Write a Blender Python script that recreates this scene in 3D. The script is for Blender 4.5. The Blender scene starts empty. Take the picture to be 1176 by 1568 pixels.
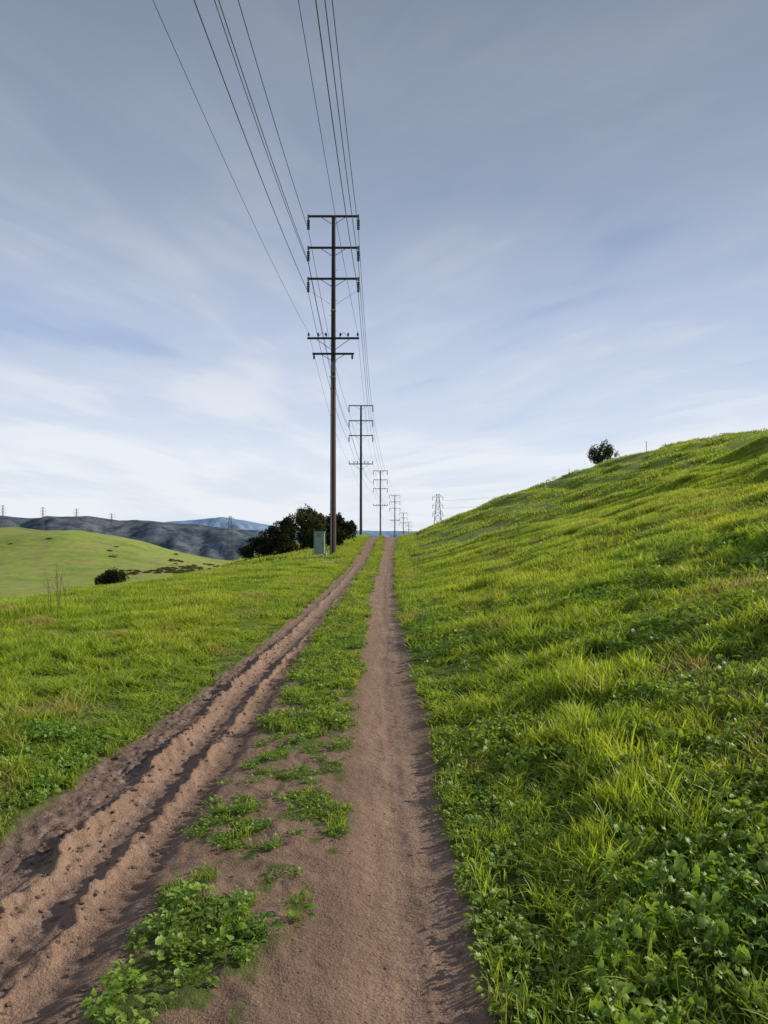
import bpy, math, numpy as np
from mathutils import Vector
rng=np.random.default_rng(7)
scene=bpy.context.scene
# ------------------------------------------------------------------ noise
TAB=np.random.default_rng(3).random((8,256,256))
def vn(x,y,s=0):
    x=np.asarray(x,float);y=np.asarray(y,float)
    xi=np.floor(x);yi=np.floor(y);fx=x-xi;fy=y-yi
    xi=xi.astype(int);yi=yi.astype(int)
    fx=fx*fx*(3-2*fx);fy=fy*fy*(3-2*fy)
    T=TAB[s%8];a=T[xi&255,yi&255];b=T[(xi+1)&255,yi&255];c=T[xi&255,(yi+1)&255];d=T[(xi+1)&255,(yi+1)&255]
    return ((a*(1-fx)+b*fx)*(1-fy)+(c*(1-fx)+d*fx)*fy)*2-1
def fbm(x,y,o=4,s=0):
    r=0;a=1;t=0
    for i in range(o):
        r=r+a*vn(x*2**i+17.3*i,y*2**i+5.1*i,s+i);t+=a;a*=.5
    return r/t
def ss(a,b,x):
    t=np.clip((x-a)/(b-a),0,1);return t*t*(3-2*t)
# ------------------------------------------------------------------ terrain
_yy=np.arange(-60,4001,1.0)
_p=np.interp(_yy,[-60,0,15,30,45,58,68,76,84,95,120,160,220,300,420,800,4000],
             [0,0,0,.02,.26,.75,1.1,1.15,.85,.1,-2.0,-4.8,-8,-10,-14,-45,-60])
k=np.exp(-(np.arange(-8,9)/3.5)**2);k/=k.sum()
_pp=np.convolve(np.pad(_p,8,mode='edge'),k,'valid')
def prof(y): return np.interp(y,_yy,_pp)
def xr(y): return np.interp(y,[0,2.5,6,10,22,45,60,75,110,200],[.13,.125,.09,.04,.0,.28,.65,1.1,2.0,5])
def xl(y): return np.interp(y,[0,2.5,6,10,22,45,60,75,110,200],[-1.56,-1.54,-1.48,-1.43,-1.28,-1.15,-1.05,-.85,-.1,3])
def hwr(y): return np.interp(y,[0,2.5,6,22,75],[.24,.25,.27,.36,.5])
def hwl(y): return np.interp(y,[0,5,7.5,11,22,75],[.50,.48,.42,.33,.36,.5])
def H(x,y,detail=True):
    x=np.asarray(x,float);y=np.asarray(y,float)
    R=xr(y);L=xl(y)
    z=prof(y)
    e=np.minimum(np.maximum(x-(R+.42),0),200)
    f=np.sqrt(e*e+1.2**2)-1.2
    hill=.352*f-.00080*np.minimum(f,130)**2
    hill=hill-.0072*np.clip(e-17,0,28)**2-.40*np.clip(e-45,0,120)*.8
    lon=1-ss(85,260,y+.0*x)*.9
    terr=np.sin((e*.95+1.2*vn(x/7,y/14,3)+y*.05)*1.6)
    und=ss(2,14,e)*(.45*fbm(x/9,y/16,3,1)+.25*vn(x/2.6+vn(x/15,y/15,3)*1.5,y/11,2)+.12*terr+.12*fbm(x/1.8,y/4,3,5))+ss(.6,3,e)*.13*fbm(x/1.3,y/1.9,3,4)
    nose=.7*ss(.5,9,e)*ss(40,85,y)
    z=z+hill*lon+und+nose*lon+.06*ss(0,.5,e)
    e2=np.maximum((L-.55)-x,0)
    edge=np.interp(y,[0,12,18,35,50,70],[6.8,5.8,4.8,2.2,1.4,1.6])+.8*vn(y/14,y*0,5)
    floor=-12.5
    drop=ss(0,1,(e2-edge)/42)
    zl=z-.015*np.minimum(e2,12)+.05*fbm(x/2,y/2.5,3,2)*ss(.3,2,e2)+.05*ss(0,.6,e2)*(y<400)
    zl=zl+(np.minimum(floor,z)-zl)*drop
    z=np.where(e2>0,zl,z)
    gh=(1-ss(-135,-62,x+.12*(y-320)+8*fbm(x/40,y/40,3,6)))*np.exp(-((y-345)/75)**2)
    z=z+gh*(15.2+1.8*fbm(x/45,y/60,4,3)+1.0*fbm(x/9+y/30,y/16,4,5))
    z=z+np.where((e2>40)|(y>200),1.0*fbm(x/60,y/60,3,1)*ss(150,260,y),0)
    if detail:
        nearf=1-ss(25,45,y)
        ur=x-R
        inr=np.exp(-(ur/(hwr(y)*.9))**4)
        wob=.035*vn(y*.9,y*0,1)+.012*vn(y*4,y*0,2)
        ul=x-L+wob
        inl=np.exp(-(ul/(hwl(y)))**6)
        cr=np.exp(-((x-(R+L)/2)/.4)**4)
        z=z-.035*inr-.03*inl+.02*cr
        z=z+.008*inr*fbm(x*14,y*9,3,5)+.014*inr*fbm(x*3,y*2,2,3)
        z=z-.007*inr*np.exp(-((ur+.03+.04*vn(y*.7,y*0,6))/.055)**4)+.0015*inr*np.sin(y*2*math.pi/.065+9*ur)*ss(0,.5,vn(x*2,y*.8,4))
        am=(.35+.65*(1-ss(8,16,y)))*nearf*.92
        clod=fbm(x*9,y*6,4,1);rag=fbm(x*5+4,y*9,3,7);clod2=np.abs(fbm(x*20,y*14,2,4))
        chunk=1-2.2*np.abs(fbm(x*13+2,y*10,3,6))
        r1=ss(.75,0,np.abs(ul+.11+.06*rag)/.068);r2=ss(.75,0,np.abs(ul-.20+.05*rag)/.060);r3=np.exp(-((ul-.47)/.05)**2)
        g=np.exp(-((ul-.045)/.08)**4);g2=np.exp(-((ul-.33)/.075)**4);g0=np.exp(-((ul+.235)/.05)**4)
        br=.35+.9*np.clip(.5+vn(y*2.2,y*0+3,3),0,1)
        br2=.20+1.0*np.clip(.5+vn(y*1.6,y*0+9,4),0,1)
        z=z+am*(r1*(.044*br+.030*clod+.026*chunk+.008)+r2*(.036*br2+.028*clod+.024*chunk+.004)+.008*r3*(1+clod)-.034*g-.016*g2-.012*g0)
        lug=lambda ph: np.clip(np.sin(ph)*2,-1,1)
        z=z+am*g*.008*lug(y*2*math.pi/.11+np.abs(ul-.045)*30)*ss(-.4,.2,vn(x*1.2,y*1.1,5))
        z=z+am*g2*.007*lug(y*2*math.pi/.10+np.abs(ul-.33)*30)*ss(-.4,.2,vn(x*1.2+5,y*1.0,6))
        near_l=np.exp(-((ul+.0)/.42)**4)
        z=z+am*near_l*.007*fbm(x*24,y*17,2,0)
        silt=np.exp(-((ul+.38)/.16)**4)
        z=z+am*silt*(.028*clod-.034*clod2-.010)
        z=z+nearf*cr*(.020*fbm(x*9,y*9,3,2)+.012*clod)
    return z
def grassy(x,y):
    """0 = bare dirt, 1 = vegetated"""
    R=xr(y);L=xl(y)
    n=.05*fbm(x*5,y*3.2,3,6)+.05*vn(x*1.4,y*1.1,2)
    a=ss(-.04,.05,(x-R)-hwr(y)+n*.8)
    b=ss(-.05,.06,(L-x)-hwl(y)+n*1.1)
    lim=np.interp(y,[0,2.9,3.6,4.2],[-.42,-.38,-.20,-.12])
    cin=np.minimum(x-(L+hwl(y)*.95),np.minimum(lim-x+0*y,(R-hwr(y)*.95)-x))
    dens=np.interp(y,[0,2.0,2.9,3.4,5.0,6.2,8,11,16],[.9,.85,.62,.06,.10,.48,.72,.9,1.1])
    pn=fbm(x*4.6+3,y*3.4,3,3)*1.4+1.3*fbm(x*11,y*9,2,1)
    c=ss(.0,.14,cin+n*1.2)*ss(-.12,.22,pn+dens-.2)
    return np.clip(np.maximum(np.maximum(a,b),c),0,1)
def axis(lo,hi,f0,f1,st,gr):
    mid=list(np.arange(f0,f1,st));a=[];x=f0;s=st
    while x>lo: s*=gr;x-=s;a.append(x)
    b=[];x=mid[-1];s=st
    while x<hi: s*=gr;x+=s;b.append(x)
    return np.array(a[::-1]+mid+b)
xs=axis(-2500,2500,-2.5,.8,.013,1.04)
ys=axis(-60,4000,1.6,6,.015,1.0115)
ys=ys[(ys>-61)]
X,Y=np.meshgrid(xs,ys)
Z=H(X,Y)
G=grassy(X,Y)
ny,nx=X.shape
def mesh_np(name,V,Q):
    me=bpy.data.meshes.new(name)
    me.vertices.add(len(V));me.vertices.foreach_set('co',np.ascontiguousarray(V,dtype=np.float32).ravel())
    k=Q.shape[1]
    me.loops.add(Q.size);me.loops.foreach_set('vertex_index',np.ascontiguousarray(Q,dtype=np.int32).ravel())
    me.polygons.add(len(Q));me.polygons.foreach_set('loop_start',np.arange(0,Q.size,k,dtype=np.int32))
    me.polygons.foreach_set('loop_total',np.full(len(Q),k,dtype=np.int32))
    me.update(calc_edges=True);return me
idx=np.arange(nx*ny).reshape(ny,nx)
Q=np.stack([idx[:-1,:-1],idx[:-1,1:],idx[1:,1:],idx[1:,:-1]],-1).reshape(-1,4)
gm=mesh_np('ground',np.stack([X,Y,Z],-1).reshape(-1,3),Q)
gm.polygons.foreach_set('use_smooth',np.ones(len(Q),dtype=bool))
def fattr(me,name,vals,dom='POINT'):
    a=me.attributes.new(name,'FLOAT',dom);a.data.foreach_set('value',np.ascontiguousarray(vals,dtype=np.float32).ravel())
fattr(gm,'grass',G)
UL=X-xl(Y)+.035*vn(Y*.9,Y*0,1)
wet=np.exp(-((UL+.38)/.19)**4)*(1-ss(7,16,Y))*(.60+.5*fbm(X*4,Y*3,3,2))+.35*np.exp(-((UL-.045)/.06)**2)*(1-ss(8,16,Y))+.30*np.exp(-((X-xr(Y)-.2)/.09)**2)*np.clip(.5+fbm(X*2,Y*.8,3,4),0,1)  # wet silt and groove; last term: darker, smoother patches along right rut's right side
fattr(gm,'wet',np.clip(wet,0,1))
rutm=np.maximum(np.exp(-((X-xr(Y))/(hwr(Y)*.8))**4),np.exp(-((X-xl(Y))/(hwl(Y)*.8))**4))
fattr(gm,'rut',rutm)
ground=bpy.data.objects.new('ground',gm);scene.collection.objects.link(ground)

# ------------------------------------------------------------------ materials
def mat(name):
    m=bpy.data.materials.new(name);m.use_nodes=True
    nt=m.node_tree;nt.nodes.clear();return m,nt
def N(nt,t,**kw):
    n=nt.nodes.new(t)
    for k_,v in kw.items():
        setattr(n,k_,v)
    return n
def L(nt,a,b): nt.links.new(a,b)
def ramp(nt,fac,stops,interp='LINEAR'):
    r=N(nt,'ShaderNodeValToRGB');cr=r.color_ramp;cr.interpolation=interp
    while len(cr.elements)<len(stops): cr.elements.new(.5)
    for e,(p,c) in zip(cr.elements,stops):
        e.position=p;e.color=(*c,1) if len(c)==3 else c
    L(nt,fac,r.inputs[0]);return r.outputs[0]
def mixc(nt,f,a,b,bt='MIX'):
    m=N(nt,'ShaderNodeMix',data_type='RGBA',blend_type=bt)
    for sock,v in ((m.inputs[0],f),(m.inputs[6],a),(m.inputs[7],b)):
        if isinstance(v,(int,float)): sock.default_value=v
        elif isinstance(v,tuple): sock.default_value=(*v,1)
        else: L(nt,v,sock)
    return m.outputs[2]
def math_(nt,op,a,b=None,c=None):
    m=N(nt,'ShaderNodeMath',operation=op)
    for i,v in enumerate((a,b,c)):
        if v is None: continue
        if isinstance(v,(int,float)): m.inputs[i].default_value=v
        else: L(nt,v,m.inputs[i])
    return m.outputs[0]
def noise(nt,vec,scale,detail=4,rough=.55,dist=0):
    n=N(nt,'ShaderNodeTexNoise');n.inputs['Scale'].default_value=scale;n.inputs['Detail'].default_value=detail
    n.inputs['Roughness'].default_value=rough;n.inputs['Distortion'].default_value=dist
    if vec is not None: L(nt,vec,n.inputs['Vector'])
    return n.outputs[0]
def mapping(nt,vec,scale=(1,1,1),rot=(0,0,0)):
    m=N(nt,'ShaderNodeMapping');m.inputs['Scale'].default_value=scale;m.inputs['Rotation'].default_value=rot
    L(nt,vec,m.inputs['Vector']);return m.outputs[0]
def attr(nt,name): 
    a=N(nt,'ShaderNodeAttribute');a.attribute_name=name;return a.outputs['Fac']
def simple(name,col,rough=.7,metal=0,var=.25,scale=8,bump=.0,stretch=(1,1,1)):
    m,nt=mat(name);o=N(nt,'ShaderNodeOutputMaterial');b=N(nt,'ShaderNodeBsdfPrincipled')
    tc=N(nt,'ShaderNodeTexCoord').outputs['Object']
    n=noise(nt,mapping(nt,tc,stretch),scale,5,.6)
    c=ramp(nt,n,[(.3,tuple(v*(1-var) for v in col)),(.7,tuple(min(1,v*(1+var)) for v in col))])
    L(nt,c,b.inputs['Base Color']);b.inputs['Roughness'].default_value=rough;b.inputs['Metallic'].default_value=metal
    if bump:
        bp=N(nt,'ShaderNodeBump');bp.inputs['Strength'].default_value=bump;bp.inputs['Distance'].default_value=.02
        L(nt,n,bp.inputs['Height']);L(nt,bp.outputs[0],b.inputs['Normal'])
    L(nt,b.outputs[0],o.inputs[0]);return m
m_ground,nt=mat('ground_soil_and_turf')
o=N(nt,'ShaderNodeOutputMaterial');b=N(nt,'ShaderNodeBsdfPrincipled');b.inputs['Roughness'].default_value=.92
b.inputs['Specular IOR Level'].default_value=.25
pos=N(nt,'ShaderNodeNewGeometry').outputs['Position']
n1=noise(nt,pos,1.7,4,.6);n2=noise(nt,pos,14,5,.65);n3=noise(nt,pos,90,3,.7)
ns=noise(nt,mapping(nt,pos,(9,.9,1)),1.6,4,.6)
dcol=ramp(nt,n2,[(.25,(.145,.083,.055)),(.5,(.255,.155,.105)),(.75,(.36,.235,.165))])
dcol=mixc(nt,.6,dcol,ramp(nt,n1,[(.38,(.135,.077,.055)),(.62,(.38,.245,.175))]))
dcol=mixc(nt,.45,dcol,ramp(nt,ns,[(.3,(.155,.092,.070)),(.7,(.40,.275,.21))]))
dcol=mixc(nt,.40,dcol,ramp(nt,n3,[(.3,(.085,.053,.038)),(.52,(.26,.165,.12)),(.75,(.52,.40,.31))]))
wet_dark_c=ramp(nt,n2,[(.38,(.045,.030,.029)),(.52,(.125,.086,.079)),(.66,(.34,.26,.235))])
dcol=mixc(nt,attr(nt,'wet'),dcol,wet_dark_c)
soil=mixc(nt,attr(nt,'rut'),mixc(nt,.35,dcol,(.13,.080,.056)),dcol)
g1=noise(nt,mapping(nt,pos,(.5,.16,.5),(0,0,-.12)),1.0,5,.65)
g2=noise(nt,pos,3.1,5,.75)
g4=noise(nt,pos,.045,6,.7)
g5=noise(nt,pos,.16,6,.75)
gcol=ramp(nt,g1,[(.28,(.06,.11,.018)),(.45,(.16,.24,.030)),(.58,(.29,.37,.050)),(.74,(.35,.34,.09))])
gcol=mixc(nt,.5,gcol,ramp(nt,g2,[(.3,(.04,.075,.015)),(.5,(.19,.27,.035)),(.72,(.37,.42,.08))]))
gcol=mixc(nt,.5,gcol,ramp(nt,g4,[(.38,(.12,.19,.026)),(.5,(.26,.33,.048)),(.60,(.34,.29,.11))]))
gcol=mixc(nt,ramp(nt,g5,[(.50,(0,0,0)),(.62,(.7,.7,.7))]),gcol,(.19,.165,.075))
gm_=attr(nt,'grass')
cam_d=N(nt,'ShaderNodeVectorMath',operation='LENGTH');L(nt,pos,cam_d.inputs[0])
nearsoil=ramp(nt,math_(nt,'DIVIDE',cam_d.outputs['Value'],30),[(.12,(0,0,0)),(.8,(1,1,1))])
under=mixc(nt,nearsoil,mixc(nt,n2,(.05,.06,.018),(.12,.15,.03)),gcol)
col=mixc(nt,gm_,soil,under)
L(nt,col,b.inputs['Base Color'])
rr=math_(nt,'SUBTRACT',.93,math_(nt,'MULTIPLY',attr(nt,'wet'),.45));L(nt,rr,b.inputs['Roughness'])
hh=math_(nt,'ADD',math_(nt,'MULTIPLY',n2,.75),math_(nt,'MULTIPLY',n3,.3))
bp=N(nt,'ShaderNodeBump');bp.inputs['Strength'].default_value=.9;bp.inputs['Distance'].default_value=.035
L(nt,hh,bp.inputs['Height']);L(nt,bp.outputs[0],b.inputs['Normal']);L(nt,b.outputs[0],o.inputs[0])
gm.materials.append(m_ground)

def leafmat(name,base,tip,yellow,trans=.4,rand=.5,dry=None,gloss=True):
    m,nt=mat(name);o=N(nt,'ShaderNodeOutputMaterial')
    t=attr(nt,'t');oi=N(nt,'ShaderNodeObjectInfo').outputs['Random'];pos=N(nt,'ShaderNodeNewGeometry').outputs['Position']
    c=mixc(nt,t,base,tip)
    nn=noise(nt,mapping(nt,pos,(.5,.2,.5),(0,0,-.12)),1.0,3,.7)
    c=mixc(nt,ramp(nt,nn,[(.40,(0,0,0)),(.60,(1,1,1))]),c,mixc(nt,t,base,yellow))
    c=mixc(nt,math_(nt,'MULTIPLY',oi,rand),c,mixc(nt,t,tuple(v*.6 for v in base),tuple(v*.42 for v in tip)))
    if dry:
        n5=noise(nt,pos,.55,2,.7)
        c=mixc(nt,ramp(nt,n5,[(.57,(0,0,0)),(.68,(.8,.8,.8))]),c,dry)
    if gloss:
        p=N(nt,'ShaderNodeBsdfPrincipled');p.inputs['Roughness'].default_value=.5;p.inputs['Specular IOR Level'].default_value=.35;L(nt,c,p.inputs['Base Color'])
    else:
        p=N(nt,'ShaderNodeBsdfDiffuse');L(nt,c,p.inputs['Color'])
    tr=N(nt,'ShaderNodeBsdfTranslucent');mx=N(nt,'ShaderNodeMixShader');mx.inputs[0].default_value=trans
    L(nt,mixc(nt,1.0,c,(1.6,1.5,.6),'MULTIPLY'),tr.inputs['Color'])
    L(nt,p.outputs[0],mx.inputs[1]);L(nt,tr.outputs[0],mx.inputs[2]);L(nt,mx.outputs[0],o.inputs[0]);return m
m_grass=leafmat('grass_blades',(.11,.18,.022),(.42,.60,.065),(.58,.65,.07),.42,.85,(.40,.33,.15))
m_weed=leafmat('broad_leaves',(.10,.19,.03),(.28,.48,.07),(.44,.56,.065),.35,.75)
m_dry=leafmat('dry_stalk',(.25,.20,.12),(.38,.31,.20),(.36,.30,.19),.2,.3,None,False)
m_oak=leafmat('oak_leaves',(.020,.026,.014),(.058,.068,.026),(.065,.065,.030),.2,.4,None,False)
m_olive=leafmat('shrub_leaves',(.045,.055,.03),(.115,.12,.06),(.115,.11,.06),.2,.4,None,False)
m_bark=simple('bark',(.09,.065,.045),.9,0,.4,6,.5,(1,1,.2))

# ------------------------------------------------------------------ mesh accumulator
class Acc:
    def __init__(s): s.v=[];s.f=[];s.m=[]
    def tube(s,p,q,r1,r2=None,n=8,mi=0,cap=True):
        r2=r1 if r2 is None else r2
        p=Vector(p);q=Vector(q);d=(q-p).normalized()
        u=d.orthogonal().normalized();w=d.cross(u);b=len(s.v)
        for c,r in ((p,r1),(q,r2)):
            for i in range(n):
                a=2*math.pi*i/n;s.v.append(c+u*(r*math.cos(a))+w*(r*math.sin(a)))
        for i in range(n):
            j=(i+1)%n;s.f.append((b+i,b+j,b+n+j,b+n+i));s.m.append(mi)
        if cap:
            s.f.append(tuple(b+i for i in range(n))[::-1]);s.m.append(mi)
            s.f.append(tuple(b+n+i for i in range(n)));s.m.append(mi)
    def box(s,c,h,mi=0,bev=0):
        cx,cy,cz=c;hx,hy,hz=h;b=len(s.v)
        if bev:
            pr=[(-hx+bev,-hy),(hx-bev,-hy),(hx,-hy+bev),(hx,hy-bev),(hx-bev,hy),(-hx+bev,hy),(-hx,hy-bev),(-hx,-hy+bev)]
        else: pr=[(-hx,-hy),(hx,-hy),(hx,hy),(-hx,hy)]
        n=len(pr)
        for z in (-hz,hz):
            for x,y in pr: s.v.append(Vector((cx+x,cy+y,cz+z)))
        for i in range(n):
            j=(i+1)%n;s.f.append((b+i,b+j,b+n+j,b+n+i));s.m.append(mi)
        s.f.append(tuple(b+i for i in range(n))[::-1]);s.m.append(mi)
        s.f.append(tuple(b+n+i for i in range(n)));s.m.append(mi)
    def lathe(s,base,prof,n=10,mi=0):
        for (z0,r0),(z1,r1) in zip(prof[:-1],prof[1:]):
            s.tube(Vector(base)+Vector((0,0,z0)),Vector(base)+Vector((0,0,z1)),r0,r1,n,mi,cap=False)
    def poly(s,pts,r,mi=0,n=6):
        b=len(s.v)
        for p in pts:
            for i in range(n):
                a=2*math.pi*i/n;s.v.append(Vector((p[0]+r*math.cos(a),p[1],p[2]+r*math.sin(a))))
        for k_ in range(len(pts)-1):
            for i in range(n):
                j=(i+1)%n;s.f.append((b+k_*n+i,b+k_*n+j,b+k_*n+n+j,b+k_*n+n+i));s.m.append(mi)
    def obj(s,name,mats,smooth=False,loc=(0,0,0)):
        me=bpy.data.meshes.new(name);me.from_pydata([tuple(v) for v in s.v],[],s.f)
        for m in mats: me.materials.append(m)
        me.polygons.foreach_set('material_index',s.m)
        if smooth: me.polygons.foreach_set('use_smooth',[True]*len(s.f))
        me.update();ob=bpy.data.objects.new(name,me);ob.location=loc;scene.collection.objects.link(ob);return ob

# ------------------------------------------------------------------ plant prototypes
def proto(name,V,F,T,m):
    me=mesh_np(name,V,F)
    fattr(me,'t',T);me.materials.append(m);me.polygons.foreach_set('use_smooth',np.ones(len(F),dtype=bool))
    return bpy.data.objects.new(name,me)
def blades(name,n,rad,hmin,hmax,w,m,bend=.5,seg=4,r=None):
    r=r or rng
    V=[];F=[];T=[]
    a=r.random(n)*2*math.pi;rr=rad*np.sqrt(r.random(n));bx=rr*np.cos(a);by=rr*np.sin(a)
    h=hmin+(hmax-hmin)*r.random(n)**1.3;az=r.random(n)*2*math.pi;bd=bend*(.25+r.random(n));ww=w*(.6+.8*r.random(n))
    tz=r.random(n)*2*math.pi
    for i in range(n):
        b=len(V)
        for k_ in range(seg+1):
            t=k_/seg
            hor=h[i]*bd[i]*t*t*.9;ver=h[i]*(t-.28*bd[i]*t**3)
            c=np.array([bx[i]+hor*math.cos(az[i]),by[i]+hor*math.sin(az[i]),ver-.02*(k_==0)])
            wd=ww[i]*(1-t**1.8)*.5+.0004
            sd=np.array([-math.sin(tz[i]),math.cos(tz[i]),0])*wd
            V+= [c-sd,c+sd];T+=[t,t]
        for k_ in range(seg):
            F.append((b+2*k_,b+2*k_+1,b+2*k_+3,b+2*k_+2))
    return proto(name,np.array(V),np.array(F),np.array(T),m)
def leafy(name,n,rad,size,hgt,m,lobed=False,seed=0):
    r=np.random.default_rng(seed);V=[];F=[];T=[]
    for i in range(n):
        az=r.random()*2*math.pi;rr=rad*math.sqrt(r.random());L0=size*(.6+.8*r.random())
        base=np.array([rr*math.cos(az)*.5,rr*math.sin(az)*.5,0]);el=r.uniform(.1,1.1)
        az+=r.normal()*.6
        tip0=np.array([rr*math.cos(az),rr*math.sin(az),hgt*(.3+.7*r.random())])
        d=np.array([math.cos(az)*math.cos(el),math.sin(az)*math.cos(el),math.sin(el)*.6]);d/=np.linalg.norm(d)
        s=np.cross(d,[0,0,1]);s/=np.linalg.norm(s);s=s*math.cos(.6*r.normal())+np.array([0,0,1])*math.sin(.6*r.normal())
        up=np.cross(s,d)
        b=len(V);pw=.0016
        V+=[base-s*pw,base+s*pw,tip0+s*pw,tip0-s*pw];T+=[0,0,.3,.3];F.append((b,b+1,b+2,b+3))
        st=[(0,.08),(.18,.26),(.34,.15 if lobed else .32),(.5,.36),(.66,.22 if lobed else .34),(.82,.30 if lobed else .22),(1,.04)]
        b=len(V)
        for t,w_ in st:
            c=tip0+d*L0*t-np.array([0,0,1])*L0*.35*t*t
            w2=w_*L0*(.8+.4*r.random())
            V+=[c-s*w2+up*w2*.4,c,c+s*w2+up*w2*.4];T+=[.6+.3*t,.35+.3*t,.6+.3*t]
        for k_ in range(len(st)-1):
            for q in (0,1):
                F.append((b+3*k_+q,b+3*k_+q+1,b+3*k_+q+4,b+3*k_+q+3))
    return proto(name,np.array(V),np.array(F),np.array(T),m)
P_tall=[blades('grass_tuft',24,.06,.07,.23,.0095,m_grass,.55) for _ in range(4)]
P_wide=[blades('grass_broad_blade',14,.05,.10,.25,.015,m_grass,.85,5) for _ in range(2)]
P_short=[blades('grass_tuft_short',30,.07,.04,.11,.006,m_grass,.7,3) for _ in range(3)]
P_patch=[blades('grass_patch',140,.40,.06,.19,.019,m_grass,.55,3) for _ in range(3)]
P_far=[blades('grass_patch_wide',150,1.2,.07,.22,.050,m_grass,.55,2) for _ in range(3)]
P_leaf=[leafy('broadleaf_rosette',18,.075,.046,.13,m_weed,True,i) for i in range(3)]
P_low=[leafy('clover_tuft',28,.08,.022,.035,m_weed,False,10+i) for i in range(3)]
P_mid=[leafy('broadleaf_small',18,.06,.034,.07,m_weed,True,20+i) for i in range(3)]

def scatter(name,x,y,protos,smin,smax,hvar=None,pw=1):
    n=len(x);z=H(x,y)
    e=.15;gx=(H(x+e,y,False)-H(x-e,y,False))/(2*e);gy=(H(x,y+e,False)-H(x,y-e,False))/(2*e)
    nrm=np.stack([-gx,-gy,np.ones(n)],-1)
    nrm/=np.linalg.norm(nrm,axis=1)[:,None]
    sp=rng.random(n)*2*math.pi
    tx=np.stack([np.cos(sp),np.sin(sp),np.zeros(n)],-1);tx-=nrm*(tx*nrm).sum(1)[:,None];tx/=np.linalg.norm(tx,axis=1)[:,None]
    ty=np.cross(nrm,tx)
    M00=tx[:,0];M10=tx[:,1];M20=tx[:,2];M21=ty[:,2];M22=nrm[:,2]
    rot=np.stack([np.arctan2(M21,M22),-np.arcsin(np.clip(M20,-1,1)),np.arctan2(M10,M00)],-1)
    s=smin+(smax-smin)*rng.random(n)**pw
    sc=np.stack([s,s,s*(hvar if hvar is not None else 1)],-1)
    me=bpy.data.meshes.new(name);me.vertices.add(n)
    me.vertices.foreach_set('co',np.stack([x,y,z],-1).astype(np.float32).ravel())
    for nm,v in (('rot',rot),('scl',sc)):
        a=me.attributes.new(nm,'FLOAT_VECTOR','POINT');a.data.foreach_set('vector',v.astype(np.float32).ravel())
    a=me.attributes.new('idx','INT','POINT');a.data.foreach_set('value',rng.integers(0,len(protos),n).astype(np.int32))
    ob=bpy.data.objects.new(name,me);scene.collection.objects.link(ob)
    col=bpy.data.collections.new(name+'_parts')
    for p in protos:
        if p.name not in col.objects: col.objects.link(p)
    ng=bpy.data.node_groups.new(name,'GeometryNodeTree')
    ng.interface.new_socket('Geometry',in_out='INPUT',socket_type='NodeSocketGeometry')
    ng.interface.new_socket('Geometry',in_out='OUTPUT',socket_type='NodeSocketGeometry')
    gi=ng.nodes.new('NodeGroupInput');go=ng.nodes.new('NodeGroupOutput')
    iop=ng.nodes.new('GeometryNodeInstanceOnPoints');ci=ng.nodes.new('GeometryNodeCollectionInfo')
    ci.inputs['Collection'].default_value=col;ci.inputs['Separate Children'].default_value=True;ci.inputs['Reset Children'].default_value=True
    def na(nm,t):
        q=ng.nodes.new('GeometryNodeInputNamedAttribute');q.data_type=t;q.inputs['Name'].default_value=nm
        return [o_ for o_ in q.outputs if o_.enabled and o_.name=='Attribute'][0]
    e2r=ng.nodes.new('FunctionNodeEulerToRotation')
    ng.links.new(gi.outputs[0],iop.inputs['Points']);ng.links.new(ci.outputs[0],iop.inputs['Instance'])
    iop.inputs['Pick Instance'].default_value=True
    ng.links.new(na('idx','INT'),iop.inputs['Instance Index'])
    ng.links.new(na('rot','FLOAT_VECTOR'),e2r.inputs[0]);ng.links.new(e2r.outputs[0],iop.inputs['Rotation'])
    ng.links.new(na('scl','FLOAT_VECTOR'),iop.inputs['Scale'])
    ng.links.new(iop.outputs[0],go.inputs[0])
    md=ob.modifiers.new('scatter','NODES');md.node_group=ng
    return ob
def sample(y0,y1,xm0,xm1,dens):
    xm=max(xm0,xm1);n=int((y1-y0)*2*xm*dens)
    x=rng.uniform(-xm,xm,n);y=rng.uniform(y0,y1,n)
    kk=np.abs(x)<xm0+(xm1-xm0)*(y-y0)/(y1-y0);x=x[kk];y=y[kk]
    g=grassy(x,y);kk=g>rng.random(len(x))*.6+.35;return x[kk],y[kk]
def side(x,y):
    R=xr(y)+hwr(y);Lf=xl(y)-hwl(y)
    return x-R,Lf-x
def clump(x,y,f=1.0):
    return np.clip(1+1.3*fbm(x*1.5*f,y*1.5*f,3,2)+.7*vn(x*5*f,y*5*f,6),.25,2.4)
x,y=sample(.8,6,4.2,5.8,320)
er,el=side(x,y);strip=(er<0)&(el<0);out=~strip;edge=np.maximum(er,el)
pl=fbm(x*1.6,y*1.6,3,5)+.5*fbm(x*6,y*6,2,1)
istall=out&(edge+.14*pl>.24)
hv=np.where(er>0,.28+.46*ss(.1,1.1,er),.26+.32*ss(.05,1.0,el))*clump(x,y)
rn=rng.random(len(x))
isleaf=(pl>-.08)&(rn<.44)
k1=istall&~isleaf&(rn<.84);scatter('meadow_grass',x[k1],y[k1],P_tall+P_wide,.75,1.15,hv[k1])
k2=istall&isleaf
kr=k2&(er>.35)&(rn<.24);scatter('broadleaf_weeds',x[kr],y[kr],P_leaf,.6,1.1,1.25)
kr=k2&((el>0)|((er>0)&(rn>.24)));scatter('broadleaf_weeds',x[kr],y[kr],P_mid,.7,1.25,1.4)
k3=out&(edge<.55)&(rn<.85);scatter('verge_clover',x[k3],y[k3],P_low+P_short[:1]+P_mid[:1],.6,1.15,1.0)
ks=strip&(y<3.3)&(rn<.7);scatter('strip_weeds',x[ks],y[ks],P_leaf+P_mid,.55,.9,.8)
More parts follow.
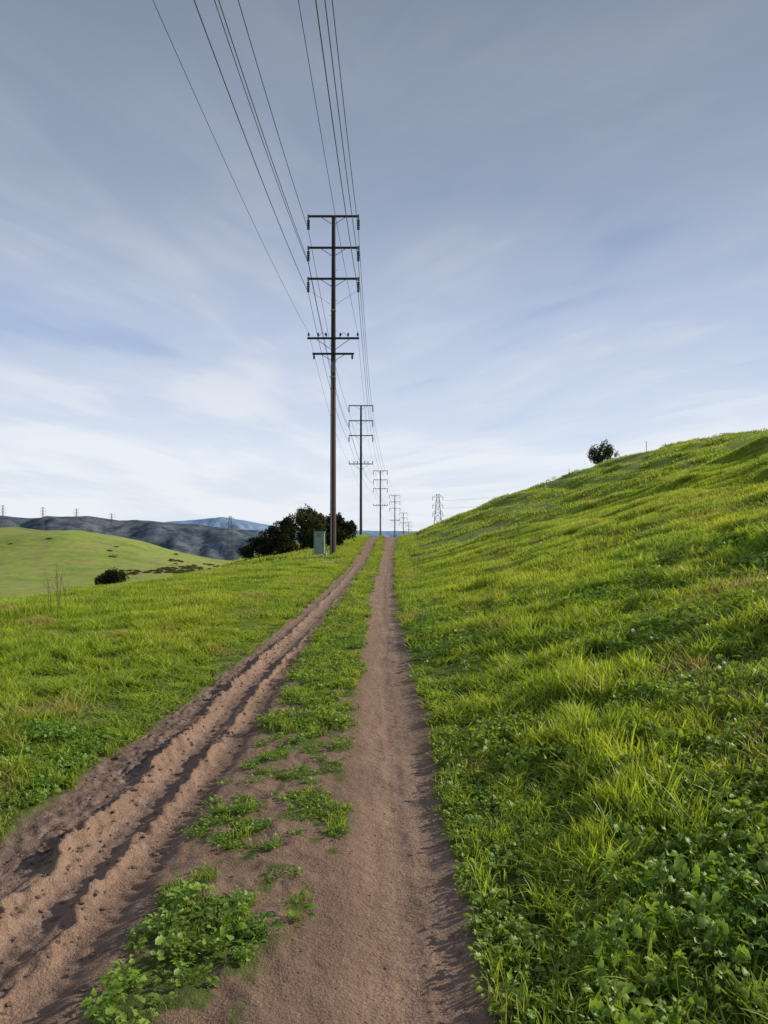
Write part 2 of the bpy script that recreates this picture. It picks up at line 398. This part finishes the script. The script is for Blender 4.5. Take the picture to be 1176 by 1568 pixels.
ks=strip&(y>=2.9)&(rn<.85);scatter('strip_weeds',x[ks],y[ks],P_low+P_mid[:2]+P_short[:1],.45,.9,.9)
x,y=sample(6,14,5.8,10,115)
er,el=side(x,y);strip=(er<0)&(el<0);edge=np.maximum(er,el)
hv=np.where(er>0,.32+.42*ss(.1,1.2,er),.26+.30*ss(.05,1.2,el))*clump(x,y,.8)
rn=rng.random(len(x))
k1=~strip&(edge>.05);scatter('meadow_grass',x[k1],y[k1],P_tall,1.1,1.8,hv[k1]*.75)
kk=(er>.2)&(fbm(x*.9,y*.9,3,5)>.05)&(rn<.25);scatter('broadleaf_weeds',x[kk],y[kk],P_leaf,.9,1.5,1)
x,y=sample(6,14,1.6,1.6,200);er,el=side(x,y);ks=(er<0)&(el<0);scatter('strip_weeds',x[ks],y[ks],P_low+P_mid+P_short[:2],.8,1.3,.95)
x,y=sample(14,36,10,25,12)
er,el=side(x,y);strip=(er<0)&(el<0);edge=np.maximum(er,el)
k1=~strip&(edge>.35);hv=(.40+.36*ss(.3,2,edge))*clump(x,y,.5);scatter('meadow_grass',x[k1],y[k1],P_patch,.7,1.1,hv[k1])
x,y=sample(14,40,3,3,50);er,el=side(x,y);strip=(er<0)&(el<0);edge=np.maximum(er,el)
k1=strip|(edge<.6);scatter('strip_weeds',x[k1],y[k1],P_short+P_low,1.4,2.4,.75)
x,y=sample(36,96,27,58,.8)
er,el=side(x,y);edge=np.maximum(er,el)
k1=(edge>1.2)&(el<22)&(er<48);hv=(.6+.3*ss(.3,2,edge))*clump(x,y,.3);scatter('meadow_grass',x[k1],y[k1],P_far,.6,1.0,hv[k1])
x,y=sample(40,80,5,5,14);er,el=side(x,y);strip=(er<0)&(el<0);edge=np.maximum(er,el)
k1=strip|(edge<1.3);scatter('strip_weeds',x[k1],y[k1],P_short,2.2,3.4,.7)

m_clod=simple('dry_clod',(.20,.125,.088),.95,0,.4,20,.5)
def rock(name,seed):
    import bmesh
    bm=bmesh.new();bmesh.ops.create_icosphere(bm,subdivisions=2,radius=1)
    for v in bm.verts:
        p=v.co;f=1+.4*float(vn(p.x*2+seed*7,p.y*2+p.z*3,seed))+.25*float(vn(p.x*5+p.z*4,p.y*5,seed+1));v.co=p*f;v.co.z*=.55;v.co.x*=1.3
    me=bpy.data.meshes.new(name);bm.to_mesh(me);bm.free();me.materials.append(m_clod);return bpy.data.objects.new(name,me)
P_rock=[rock('clod',i) for i in range(4)]
n=3400;y=1.2+11*rng.random(n)**1.2
w=rng.random(n);ulc=np.where(w<.40,-.10,np.where(w<.65,.19,np.where(w<.75,.4,-.3)))
x=xl(y)-.035*vn(y*.9,y*0,1)+ulc+rng.normal(0,.09,n)
scatter('dirt_clods',x,y,P_rock,.002,.018,None,3.5)
n=4500;y=1.2+12*rng.random(n)**1.3;x=rng.uniform(-1.2,.5,n);k1=grassy(x,y)<.4;scatter('pebbles',x[k1],y[k1],P_rock,.001,.008,None,3)

def stalks(name,x0,y0,n,h,spread,seed):
    r=np.random.default_rng(seed);a=Acc()
    for i in range(n):
        bx=x0+r.normal()*spread;by=y0+r.normal()*spread;bz=float(H(bx,by));hh_=h*(.6+.5*r.random());lx=r.normal()*.12*hh_;ly=r.normal()*.1*hh_
        p=Vector((bx,by,bz-.03));q=Vector((bx+lx*.4,by+ly*.4,bz+hh_*.6));t=Vector((bx+lx,by+ly,bz+hh_))
        a.tube(p,q,.005,.004,5);a.tube(q,t,.004,.002,5)
        for k_ in range(6):
            f=.35+.6*k_/7;s0=p.lerp(t,f);an=r.random()*6.28;l=hh_*.16*(1.2-f)
            s1=s0+Vector((math.cos(an)*l,math.sin(an)*l,l*1.4));a.tube(s0,s1,.002,.0015,4);a.tube(s1,s1+Vector((0,0,.03)),.006,.002,5)
    return a.obj(name,[m_dry])
stalks('dry_weed_stalks',-6.3,14.8,7,.95,.14,1)
stalks('dry_weed_stalks',3.9,24,9,.9,.5,2)
stalks('dry_weed_stalks',6.2,33,12,1.1,1.2,3)
stalks('dry_weed_stalks',1.35,27,5,.9,.25,5)
stalks('dry_weed_stalks',5.2,17,14,.5,.5,6)

# ------------------------------------------------------------------ trees
def tree(name,blobs,n,leaf,mleaf,trunk_r,seed,gap=.0):
    r=np.random.default_rng(seed);a=Acc()
    cx=np.mean([b[0] for b in blobs]);cy=np.mean([b[1] for b in blobs]);g=float(H(cx,cy))
    vol=np.array([b[3]*b[4]*b[5] for b in blobs]);vol/=vol.sum();P=[]
    for bl,vv in zip(blobs,vol):
        m=int(n*vv);d=r.normal(size=(m,3));d/=np.linalg.norm(d,axis=1)[:,None]
        lump=1+.30*vn(d[:,0]*2.5+seed,d[:,1]*2.5+d[:,2]*2,seed)+.24*vn(d[:,0]*6,d[:,1]*6+d[:,2]*5,seed+1)
        rad=r.random(m)**.38*lump
        p=d*rad[:,None]*np.array(bl[3:6])+np.array(bl[:3]);P.append(p)
    P=np.concatenate(P);P[:,2]=np.maximum(P[:,2],-.25)
    cl=vn(P[:,0]*1.7+seed,P[:,1]*1.7+P[:,2]*2.3,2)+.6*vn(P[:,0]*4,P[:,2]*4+P[:,1]*3,3)
    P=P[cl>gap-.50];cl=vn(P[:,0]*1.7,P[:,2]*2+P[:,1],5)
    P[:,2]+=g;m=len(P)
    u=r.normal(size=(m,3));u/=np.linalg.norm(u,axis=1)[:,None];w=np.cross(u,r.normal(size=(m,3)));w/=np.linalg.norm(w,axis=1)[:,None]
    sz=leaf*(.6+.8*r.random(m))[:,None]
    V=np.stack([P-u*sz,P+w*sz*.5,P+u*sz,P-w*sz*.5],1).reshape(-1,3);F=np.arange(4*m).reshape(-1,4)
    me=mesh_np(name,V,F);T=np.repeat(np.clip(.45+.5*cl+.25*r.normal(size=m),0,1),4);fattr(me,'t',T);me.materials.append(mleaf)
    lo=bpy.data.objects.new('foliage',me);scene.collection.objects.link(lo)
    base=Vector((cx,cy,g-.2))
    for k_ in range(2):
        b0=base+Vector((r.normal()*.15,r.normal()*.15,0));fork=b0+Vector((r.normal()*.2,r.normal()*.2,.8))
        a.tube(b0,fork,trunk_r,trunk_r*.75,9)
        for bl in blobs[k_::2]:
            e=Vector((bl[0],bl[1],bl[2]+g));mid=fork.lerp(e,.5)+Vector((r.normal()*.15,r.normal()*.15,.1))
            a.tube(fork,mid,trunk_r*.6,trunk_r*.4,7);a.tube(mid,e,trunk_r*.4,trunk_r*.15,6)
            for _ in range(4):
                d=Vector((r.normal(),r.normal(),r.normal()+.3)).normalized()
                a.tube(mid,e+Vector((d.x*bl[3]*.8,d.y*bl[4]*.8,d.z*bl[5]*.8)),trunk_r*.25,trunk_r*.06,5)
    to=a.obj('trunk',[m_bark]);em=bpy.data.objects.new(name,None);scene.collection.objects.link(em)
    lo.parent=em;to.parent=em;return em
tree('oak_tree',[(-8.1,51,.8,.9,1.2,.75),(-7.4,51,1.3,.9,1.2,.8),(-6.5,51.5,1.75,.9,1.3,.95),(-6.9,50.5,.7,1.4,1.1,.9),(-9.0,50.6,.3,.6,.8,.45)],24000,.075,m_oak,.16,1)
tree('oak_tree',[(-5.4,53,2.05,.85,1.3,.85),(-4.7,53,1.75,.8,1.2,.75),(-5.0,52.4,.9,1.2,1.1,1.0)],17000,.075,m_olive,.15,2)
tree('oak_tree',[(-3.5,55,1.55,.85,1.1,.8),(-2.5,55,1.1,.7,1,.7),(-3.6,54.5,.8,1.0,1,.9)],12000,.075,m_oak,.13,3)
tree('hill_shrub',[(21.8,79,1.3,.85,.9,.8),(22.8,79,1.6,.8,.9,.95),(23.4,79,1.1,.75,.8,.8),(22.2,79,.7,.9,.8,.6)],6000,.085,m_olive,.12,5,.2)
tree('valley_shrub',[(-71,200,2.4,2.6,2.6,2.3),(-69,200,2.2,2.2,2.5,2.0),(-73.3,200,1.6,1.8,2,1.6)],9000,.2,m_oak,.2,6)
def mass(name,pts,seed,mleaf,leaf):
    r=np.random.default_rng(seed);VV=[];TT=[]
    for (x_,y_,s_) in pts:
        g=float(H(x_,y_));m=int(120*max(.6,s_/2));d=r.normal(size=(m,3));d/=np.linalg.norm(d,axis=1)[:,None];d[:,2]=np.abs(d[:,2])
        P=d*(r.random(m)**.3)[:,None]*np.array([s_*1.3,s_,s_*.5])*(.8+.4*r.random((m,1)))+np.array([x_,y_,g])
        u=r.normal(size=(m,3));u/=np.linalg.norm(u,axis=1)[:,None];w=np.cross(u,r.normal(size=(m,3)));w/=np.linalg.norm(w,axis=1)[:,None]
        sz=leaf*s_/2
        VV.append(np.stack([P-u*sz,P+w*sz,P+u*sz,P-w*sz],1).reshape(-1,3));TT.append(np.repeat(r.random(m),4))
    V=np.concatenate(VV);me=mesh_np(name,V,np.arange(len(V)).reshape(-1,4));fattr(me,'t',np.concatenate(TT));me.materials.append(mleaf)
    ob=bpy.data.objects.new(name,me);scene.collection.objects.link(ob)
m_scrub=leafmat('chaparral_leaves',(.07,.08,.045),(.15,.15,.075),(.15,.14,.075),.2,.4,None,False)
r=np.random.default_rng(11);pts=[]
for _ in range(3200):
    x_=r.uniform(-115,-48);y_=r.uniform(235,345);q=1.3*float(fbm(x_/9,y_/16,3,4))+ (x_+84)/34
    if q>.35 and r.random()<.5: pts.append((x_,y_,r.uniform(.35,1.0)))
for _ in range(5): pts.append((r.uniform(-150,-90),r.uniform(250,330),r.uniform(.7,1.1)))
mass('chaparral',pts,4,m_scrub,.4)

# ------------------------------------------------------------------ poles
m_wood=simple('creosoted_wood',(.022,.017,.015),.85,0,.45,5,.3,(6,6,.4))
m_woodlo=simple('weathered_pole_wood',(.10,.066,.058),.85,0,.4,5,.3,(6,6,.3))
m_ins=simple('insulator_glaze',(.03,.028,.03),.3,0,.2,5)
m_steel=simple('galvanised_steel',(.10,.105,.115),.6,.3,.2,5)
m_tower=simple('tower_steel',(.13,.14,.16),.7,.2,.2,5)
m_wire=simple('wire_aluminium',(.035,.037,.042),.7,.1,.1,5)
m_tag=simple('yellow_tag',(.45,.36,.06),.6,0,.1,5)
LV=[-.05,-1.92,-3.76,-7.28,-8.2]
def pole(x0,y0,top,length,full=True,r0=.19):
    a=Acc();zt=top;zb=top-length
    zs=[zb,zb+length*.5,zb+length*.62,zt]
    rr=[r0,r0*.80,r0*.76,r0*.60]
    for i in range(3): a.tube((0,0,zs[i]),(0,0,zs[i+1]),rr[i],rr[i+1],16,1 if i==0 else 0)
    for i in (0,1,2):
        z=zt+LV[i]
        a.box((0,-.16,z),(1.52,.05,.055),0,.01)
        for s in (-1,1):
            a.tube((s*.75,-.23,z-.06),(0,-.14,z-.52),.018,n=5,mi=3)
            a.box((s*1.47,-.16,z-.02),(.05,.075,.10),3)
            a.tube((s*1.47,-.16,z-.06),(s*1.47,-.16,z-.80),.02,n=6,mi=3)
            for k_ in range(6):
                zz=z-.22-k_*.105
                a.lathe((s*1.47,-.16,zz),[(-.045,.03),(-.035,.10),(.0,.09),(.035,.035)],10,2)
    z=zt+LV[3];a.box((0,-.16,z),(1.52,.05,.055),0,.01)
    for s in (-1,1):
        a.tube((s*1.0,-.23,z-.05),(0,-.16,z-.75),.018,n=5,mi=3)
        for px in (1.44,.88,.42):
            a.tube((s*px,-.16,z+.06),(s*px,-.16,z+.16),.015,n=6,mi=3)
            a.lathe((s*px,-.16,z+.14),[(0,.03),(.02,.07),(.07,.06),(.09,.08),(.13,.05),(.17,.045),(.2,.02)],10,2)
        a.tube((s*.88,-.2,z+.06),(s*.62,-.2,z+.34),.012,n=5,mi=3);a.tube((s*.36,-.2,z+.06),(s*.62,-.2,z+.34),.012,n=5,mi=3)
    z=zt+LV[4];
    if full:
        a.box((0,-.17,z),(1.22,.05,.055),0,.01)
        for s in (-1,1):
            a.tube((s*.7,-.23,z-.05),(0,-.16,z-.45),.018,n=5,mi=3)
            a.lathe((s*1.12,-.17,z-.32),[(0,.02),(.03,.07),(.1,.05),(.16,.07),(.26,.03)],8,2)
        a.box((.02,-.28,z-.85),(.13,.10,.30),5,.02)
        a.tube((-.1,-.20,z-1.15),(-.12,-.24,zb),.045,n=8,mi=5)
        a.tube((.06,-.20,z-1.15),(.05,-.25,zb),.025,n=8,mi=1)
        a.box((0,-.01,zt-5.6),(.155,.155,.03),4,.04);a.box((0,-.01,z-1.35),(.165,.165,.05),4,.04)
        for s in (-1,1): a.tube((s*1.3,-.1,zt+LV[2]-.75),(s*.2,-.15,zt+LV[2]-1.5),.01,n=5,mi=3)
        for k_ in range(9):
            zz=zt-9.5+k_*.9;s=1 if k_%2 else -1
            a.tube((s*.1,0,zz),(s*.26,0,zz),.01,n=5,mi=3)
    return a.obj('utility_pole',[m_wood,m_woodlo,m_ins,m_steel,m_tag,m_tower],loc=(x0,y0,0))
PL=[(-3.3,-16,20.5),(-2.98,45,20.25),(-2.85,95,17.3),(-.75,160,14.4),(3.1,220,12.2),(7.3,290,8.9),(12,372,6.6)]
for i,(px,py,pt) in enumerate(PL):
    g=float(H(px,py));pole(px,py,pt,pt-(g-.6),full=(i<=1),r0=.185)
wa=Acc()
def wire(p,q,sag,r,mi=0,n=44):
    pts=[]
    for k_ in range(n+1):
        t=k_/n;pts.append((p[0]+(q[0]-p[0])*t,p[1]+(q[1]-p[1])*t,p[2]+(q[2]-p[2])*t-4*sag*t*(1-t)))
    wa.poly(pts,r,mi)
for (ax,ay,az),(bx,by,bz) in zip(PL[:-1],PL[1:]):
    far=ay>40
    for i in (0,1,2):
        for s in (-1,1):
            wire((ax+s*1.47,ay-.16,az+LV[i]-.82),(bx+s*1.47,by-.16,bz+LV[i]-.82),1.35,.016 if not far else .014)
    wire((ax-1.47,ay-.16,az+LV[1]-.9),(bx-1.47,by-.16,bz+LV[1]-.95),1.6,.014)
    for px in (-1.44,1.44):
        wire((ax+px,ay-.16,az+LV[3]+.34),(bx+px,by-.16,bz+LV[3]+.34),1.3,.008)
wa.obj('power_lines',[m_wire])

m_cab=simple('cabinet_green_paint',(.20,.30,.27),.5,0,.12,3)
m_cabd=simple('cabinet_shadow_gap',(.03,.04,.04),.6,0,.1,3)
m_conc=simple('concrete_pad',(.32,.30,.27),.9,0,.2,6)
gz=float(H(-3.62,43.2));c=Acc()
c.box((0,0,.06),(.40,.36,.12),2,.02);c.box((0,0,.76),(.29,.25,.58),0,.025);c.box((0,0,1.365),(.32,.28,.025),0,.03)
c.box((0,-.256,.76),(.24,.008,.52),0,.004);c.box((0,-.2535,.76),(.25,.005,.53),1)
for k_ in range(4): c.box((0,-.268,1.1+k_*.04),(.12,.005,.008),1)
c.box((.18,-.275,.75),(.015,.015,.06),1);c.tube((-.235,-.268,.4),(-.235,-.268,.5),.01,n=6,mi=1);c.tube((-.235,-.268,1.0),(-.235,-.268,1.1),.01,n=6,mi=1)
c.obj('utility_cabinet',[m_cab,m_cabd,m_conc],loc=(-3.62,43.2,gz))

def lattice(x0,y0,top,hgt,bw,arms,armw,r,name='lattice_tower'):
    a=Acc();zb=top-hgt
    def corner(z,i):
        f=(z-zb)/hgt;w=bw*(1-f)**1.2*.5+bw*.09;sx,sy=((-1,-1),(1,-1),(1,1),(-1,1))[i];return Vector((sx*w,sy*w,z))
    lv=[zb+hgt*f for f in (0,.22,.4,.54,.64,.73,.82,.91,1)]
    for z0,z1 in zip(lv[:-1],lv[1:]):
        for i in range(4):
            j=(i+1)%4
            a.tube(corner(z0,i),corner(z1,i),r,n=4);a.tube(corner(z0,i),corner(z1,j),r*.6,n=4);a.tube(corner(z0,j),corner(z1,i),r*.6,n=4)
            a.tube(corner(z1,i),corner(z1,j),r*.6,n=4)
    for f in arms:
        z=zb+hgt*f
        for s in (-1,1):
            tip=Vector((s*armw,0,z))
            for i in ((0,3) if s<0 else (1,2)):
                a.tube(corner(z,i),tip,r*.8,n=4);a.tube(corner(min(top,z+hgt*.05),i),tip,r*.6,n=4)
            a.tube(tip,tip+Vector((0,0,-hgt*.05)),r*1.2,n=5)
    return a.obj(name,[m_tower],loc=(x0,y0,0))
lattice(31.5,450,23.8,40,8,(.72,.84,.96),3.0,.13)
lattice(-80,400,9.8,24,5,(.70,.83,.96),2.0,.09)
for tx,ty,tt in ((-585,1180,43),(-528,1190,40),(-478,1195,38),(-425,1200,31)):
    lattice(tx,ty,tt,40,4,(.72,.84,.96),4.0,.13)
wb=Acc()
def wire2(p,q,sag,r,n=30):
    pts=[Vector((p[0]+(q[0]-p[0])*t,p[1]+(q[1]-p[1])*t,p[2]+(q[2]-p[2])*t-4*sag*t*(1-t))) for t in np.linspace(0,1,n+1)]
    for u_,v_ in zip(pts[:-1],pts[1:]): wb.tube(u_,v_,r,n=4,cap=False)
for zz in (20,15.5,11):
    for s in (-3,3): wire2((31.5+s,450,zz),(150+s,330,zz+18),5,.03)
wb.obj('power_lines',[m_wire])

m_post=simple('weathered_stake',(.16,.14,.12),.8,.0,.2,5)
for fx,fyy,hp,rp in ((26.0,76,1.5,.03),(18.8,78,.7,.02)):
    fa=Acc();fa.tube((0,0,-.3),(0,0,hp),rp,n=7);fa.tube((0,0,hp),(0,0,hp+.03),rp,rp*.3,n=7);fa.obj('fence_stake',[m_post],loc=(fx,fyy,float(H(fx,fyy))))

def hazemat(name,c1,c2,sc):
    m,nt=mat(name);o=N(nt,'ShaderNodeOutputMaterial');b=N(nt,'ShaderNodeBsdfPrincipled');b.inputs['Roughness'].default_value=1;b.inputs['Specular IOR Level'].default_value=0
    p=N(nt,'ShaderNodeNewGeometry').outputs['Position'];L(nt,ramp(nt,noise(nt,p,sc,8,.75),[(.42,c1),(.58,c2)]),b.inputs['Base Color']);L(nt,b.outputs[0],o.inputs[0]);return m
def ridge(name,y0,depth,px,pz,base,seed,m,amp):
    xx=np.linspace(-4500,4500,1400);tt=np.linspace(0,1,60);XX,TT=np.meshgrid(xx,tt)
    crest=np.interp(xx,px,pz)+amp*fbm(xx/ (y0*.05),xx*0+seed,6,seed)
    pr=np.sin(np.clip(TT,0,1)*math.pi*.5)**1.2
    ZZ=base+(crest[None,:]-base)*pr+amp*5.0*(fbm(XX/(y0*.035)+TT*1.5,TT*3+XX/900,6,seed+1)-.25)*(np.sin(TT*math.pi))
    YY=y0+depth*TT
    ii=np.arange(XX.size).reshape(XX.shape);q=np.stack([ii[:-1,:-1],ii[:-1,1:],ii[1:,1:],ii[1:,:-1]],-1).reshape(-1,4)
    me=mesh_np(name,np.stack([XX,YY,ZZ],-1).reshape(-1,3),q);me.materials.append(m);me.polygons.foreach_set('use_smooth',np.ones(len(q),dtype=bool))
    ob=bpy.data.objects.new(name,me);scene.collection.objects.link(ob)
m_h1=hazemat('near_ridge_scrub_haze',(.045,.070,.110),(.15,.17,.19),.03)  # blue of aerial haze is mixed into the base colours of both ridges
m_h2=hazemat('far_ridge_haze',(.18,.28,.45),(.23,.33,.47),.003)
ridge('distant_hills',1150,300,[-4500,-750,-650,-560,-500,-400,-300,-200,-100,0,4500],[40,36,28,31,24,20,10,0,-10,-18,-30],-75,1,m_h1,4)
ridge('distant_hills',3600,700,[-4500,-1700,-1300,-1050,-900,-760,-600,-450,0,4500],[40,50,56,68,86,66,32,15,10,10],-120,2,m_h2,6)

# ------------------------------------------------------------------ light
SUN_EL=math.radians(26);SUN_AZ=math.radians(66)
w=bpy.data.worlds.new('World');scene.world=w;w.use_nodes=True;nt=w.node_tree;nt.nodes.clear()
out=N(nt,'ShaderNodeOutputWorld');bg=N(nt,'ShaderNodeBackground');bg.inputs['Strength'].default_value=.12
sky=N(nt,'ShaderNodeTexSky');sky.sky_type='NISHITA';sky.sun_disc=False;sky.sun_elevation=SUN_EL;sky.sun_rotation=SUN_AZ
sky.air_density=1.0;sky.dust_density=.6;sky.ozone_density=1.5
d=N(nt,'ShaderNodeTexCoord').outputs['Generated']
sp=N(nt,'ShaderNodeSeparateXYZ');L(nt,d,sp.inputs[0])
zc=math_(nt,'MAXIMUM',sp.outputs[2],0.0);den=math_(nt,'ADD',zc,.13)
cb=N(nt,'ShaderNodeCombineXYZ');L(nt,math_(nt,'DIVIDE',sp.outputs[0],den),cb.inputs[0]);L(nt,math_(nt,'DIVIDE',sp.outputs[1],den),cb.inputs[1])
v=cb.outputs[0]
def streak(az,sx,sy,sc,det,rough,dist):
    return noise(nt,mapping(nt,mapping(nt,v,(1,1,1),(0,0,az)),(sx,sy,1)),sc,det,rough,dist)
sA=streak(-.68,1.5,.6,1.0,4,.5,.6);sA2=streak(-.78,3.8,1.0,1.0,5,.58,.6)
sB=streak(.32,1.5,.6,1.0,4,.5,.6);sB2=streak(.42,3.6,1.0,1.0,5,.58,.6)
sx_=ramp(nt,math_(nt,'ADD',math_(nt,'MULTIPLY',sp.outputs[0],1.4),.5),[(.30,(0,0,0)),(.6,(1,1,1))],'EASE')
A=math_(nt,'ADD',math_(nt,'MULTIPLY',sA,.68),math_(nt,'MULTIPLY',sA2,.32))
B=math_(nt,'ADD',math_(nt,'MULTIPLY',sB,.68),math_(nt,'MULTIPLY',sB2,.32))
cm=mixc(nt,sx_,B,A)
big=noise(nt,mapping(nt,v,(.7,.7,1)),.9,4,.5,.3)
cm=math_(nt,'ADD',math_(nt,'MULTIPLY',cm,.58),math_(nt,'MULTIPLY',big,.42))
cm=math_(nt,'ADD',cm,ramp(nt,zc,[(.0,(.07,.07,.07)),(.12,(.045,.045,.045)),(.28,(.0,.0,.0)),(.50,(.02,.02,.02))]))
mask=ramp(nt,cm,[(.38,(.12,.12,.12)),(.50,(.50,.50,.50)),(.61,(.92,.92,.92))],'EASE')
cc=ramp(nt,zc,[(.0,(7.2,7.4,7.8)),(.10,(7.1,7.4,7.9)),(.25,(5.4,5.8,6.7)),(.40,(3.5,3.9,4.7)),(.60,(2.2,2.55,3.1)),(1,(2.0,2.3,2.8))])
blue=ramp(nt,zc,[(.0,(5.6,6.4,7.5)),(.10,(4.7,5.7,7.3)),(.25,(2.6,3.6,5.8)),(.40,(1.65,2.35,3.8)),(.6,(1.25,1.7,2.5)),(1,(1.0,1.5,2.3))])
base=mixc(nt,.88,sky.outputs[0],blue)
fin=mixc(nt,mask,base,cc)
L(nt,fin,bg.inputs['Color']);L(nt,bg.outputs[0],out.inputs[0])
sd=bpy.data.lights.new('sun','SUN');sd.energy=4.8;sd.angle=math.radians(1.0);sd.color=(1,.91,.74)
so=bpy.data.objects.new('sun',sd);scene.collection.objects.link(so)
dirv=Vector((math.sin(SUN_AZ)*math.cos(SUN_EL),math.cos(SUN_AZ)*math.cos(SUN_EL),math.sin(SUN_EL)))
so.rotation_euler=dirv.to_track_quat('Z','Y').to_euler();so.location=(30,10,40)
cam=bpy.data.cameras.new('camera');co=bpy.data.objects.new('camera',cam);scene.collection.objects.link(co)
cam.sensor_fit='VERTICAL';cam.sensor_height=36;cam.lens=18/math.tan(math.radians(33.65));cam.clip_end=9000;cam.clip_start=.05
co.location=(0,0,1.6);co.rotation_euler=(math.radians(91.5),0,0);scene.camera=co
scene.view_settings.view_transform='Standard';scene.view_settings.look='None';scene.view_settings.exposure=0
print('objects',len(scene.objects))
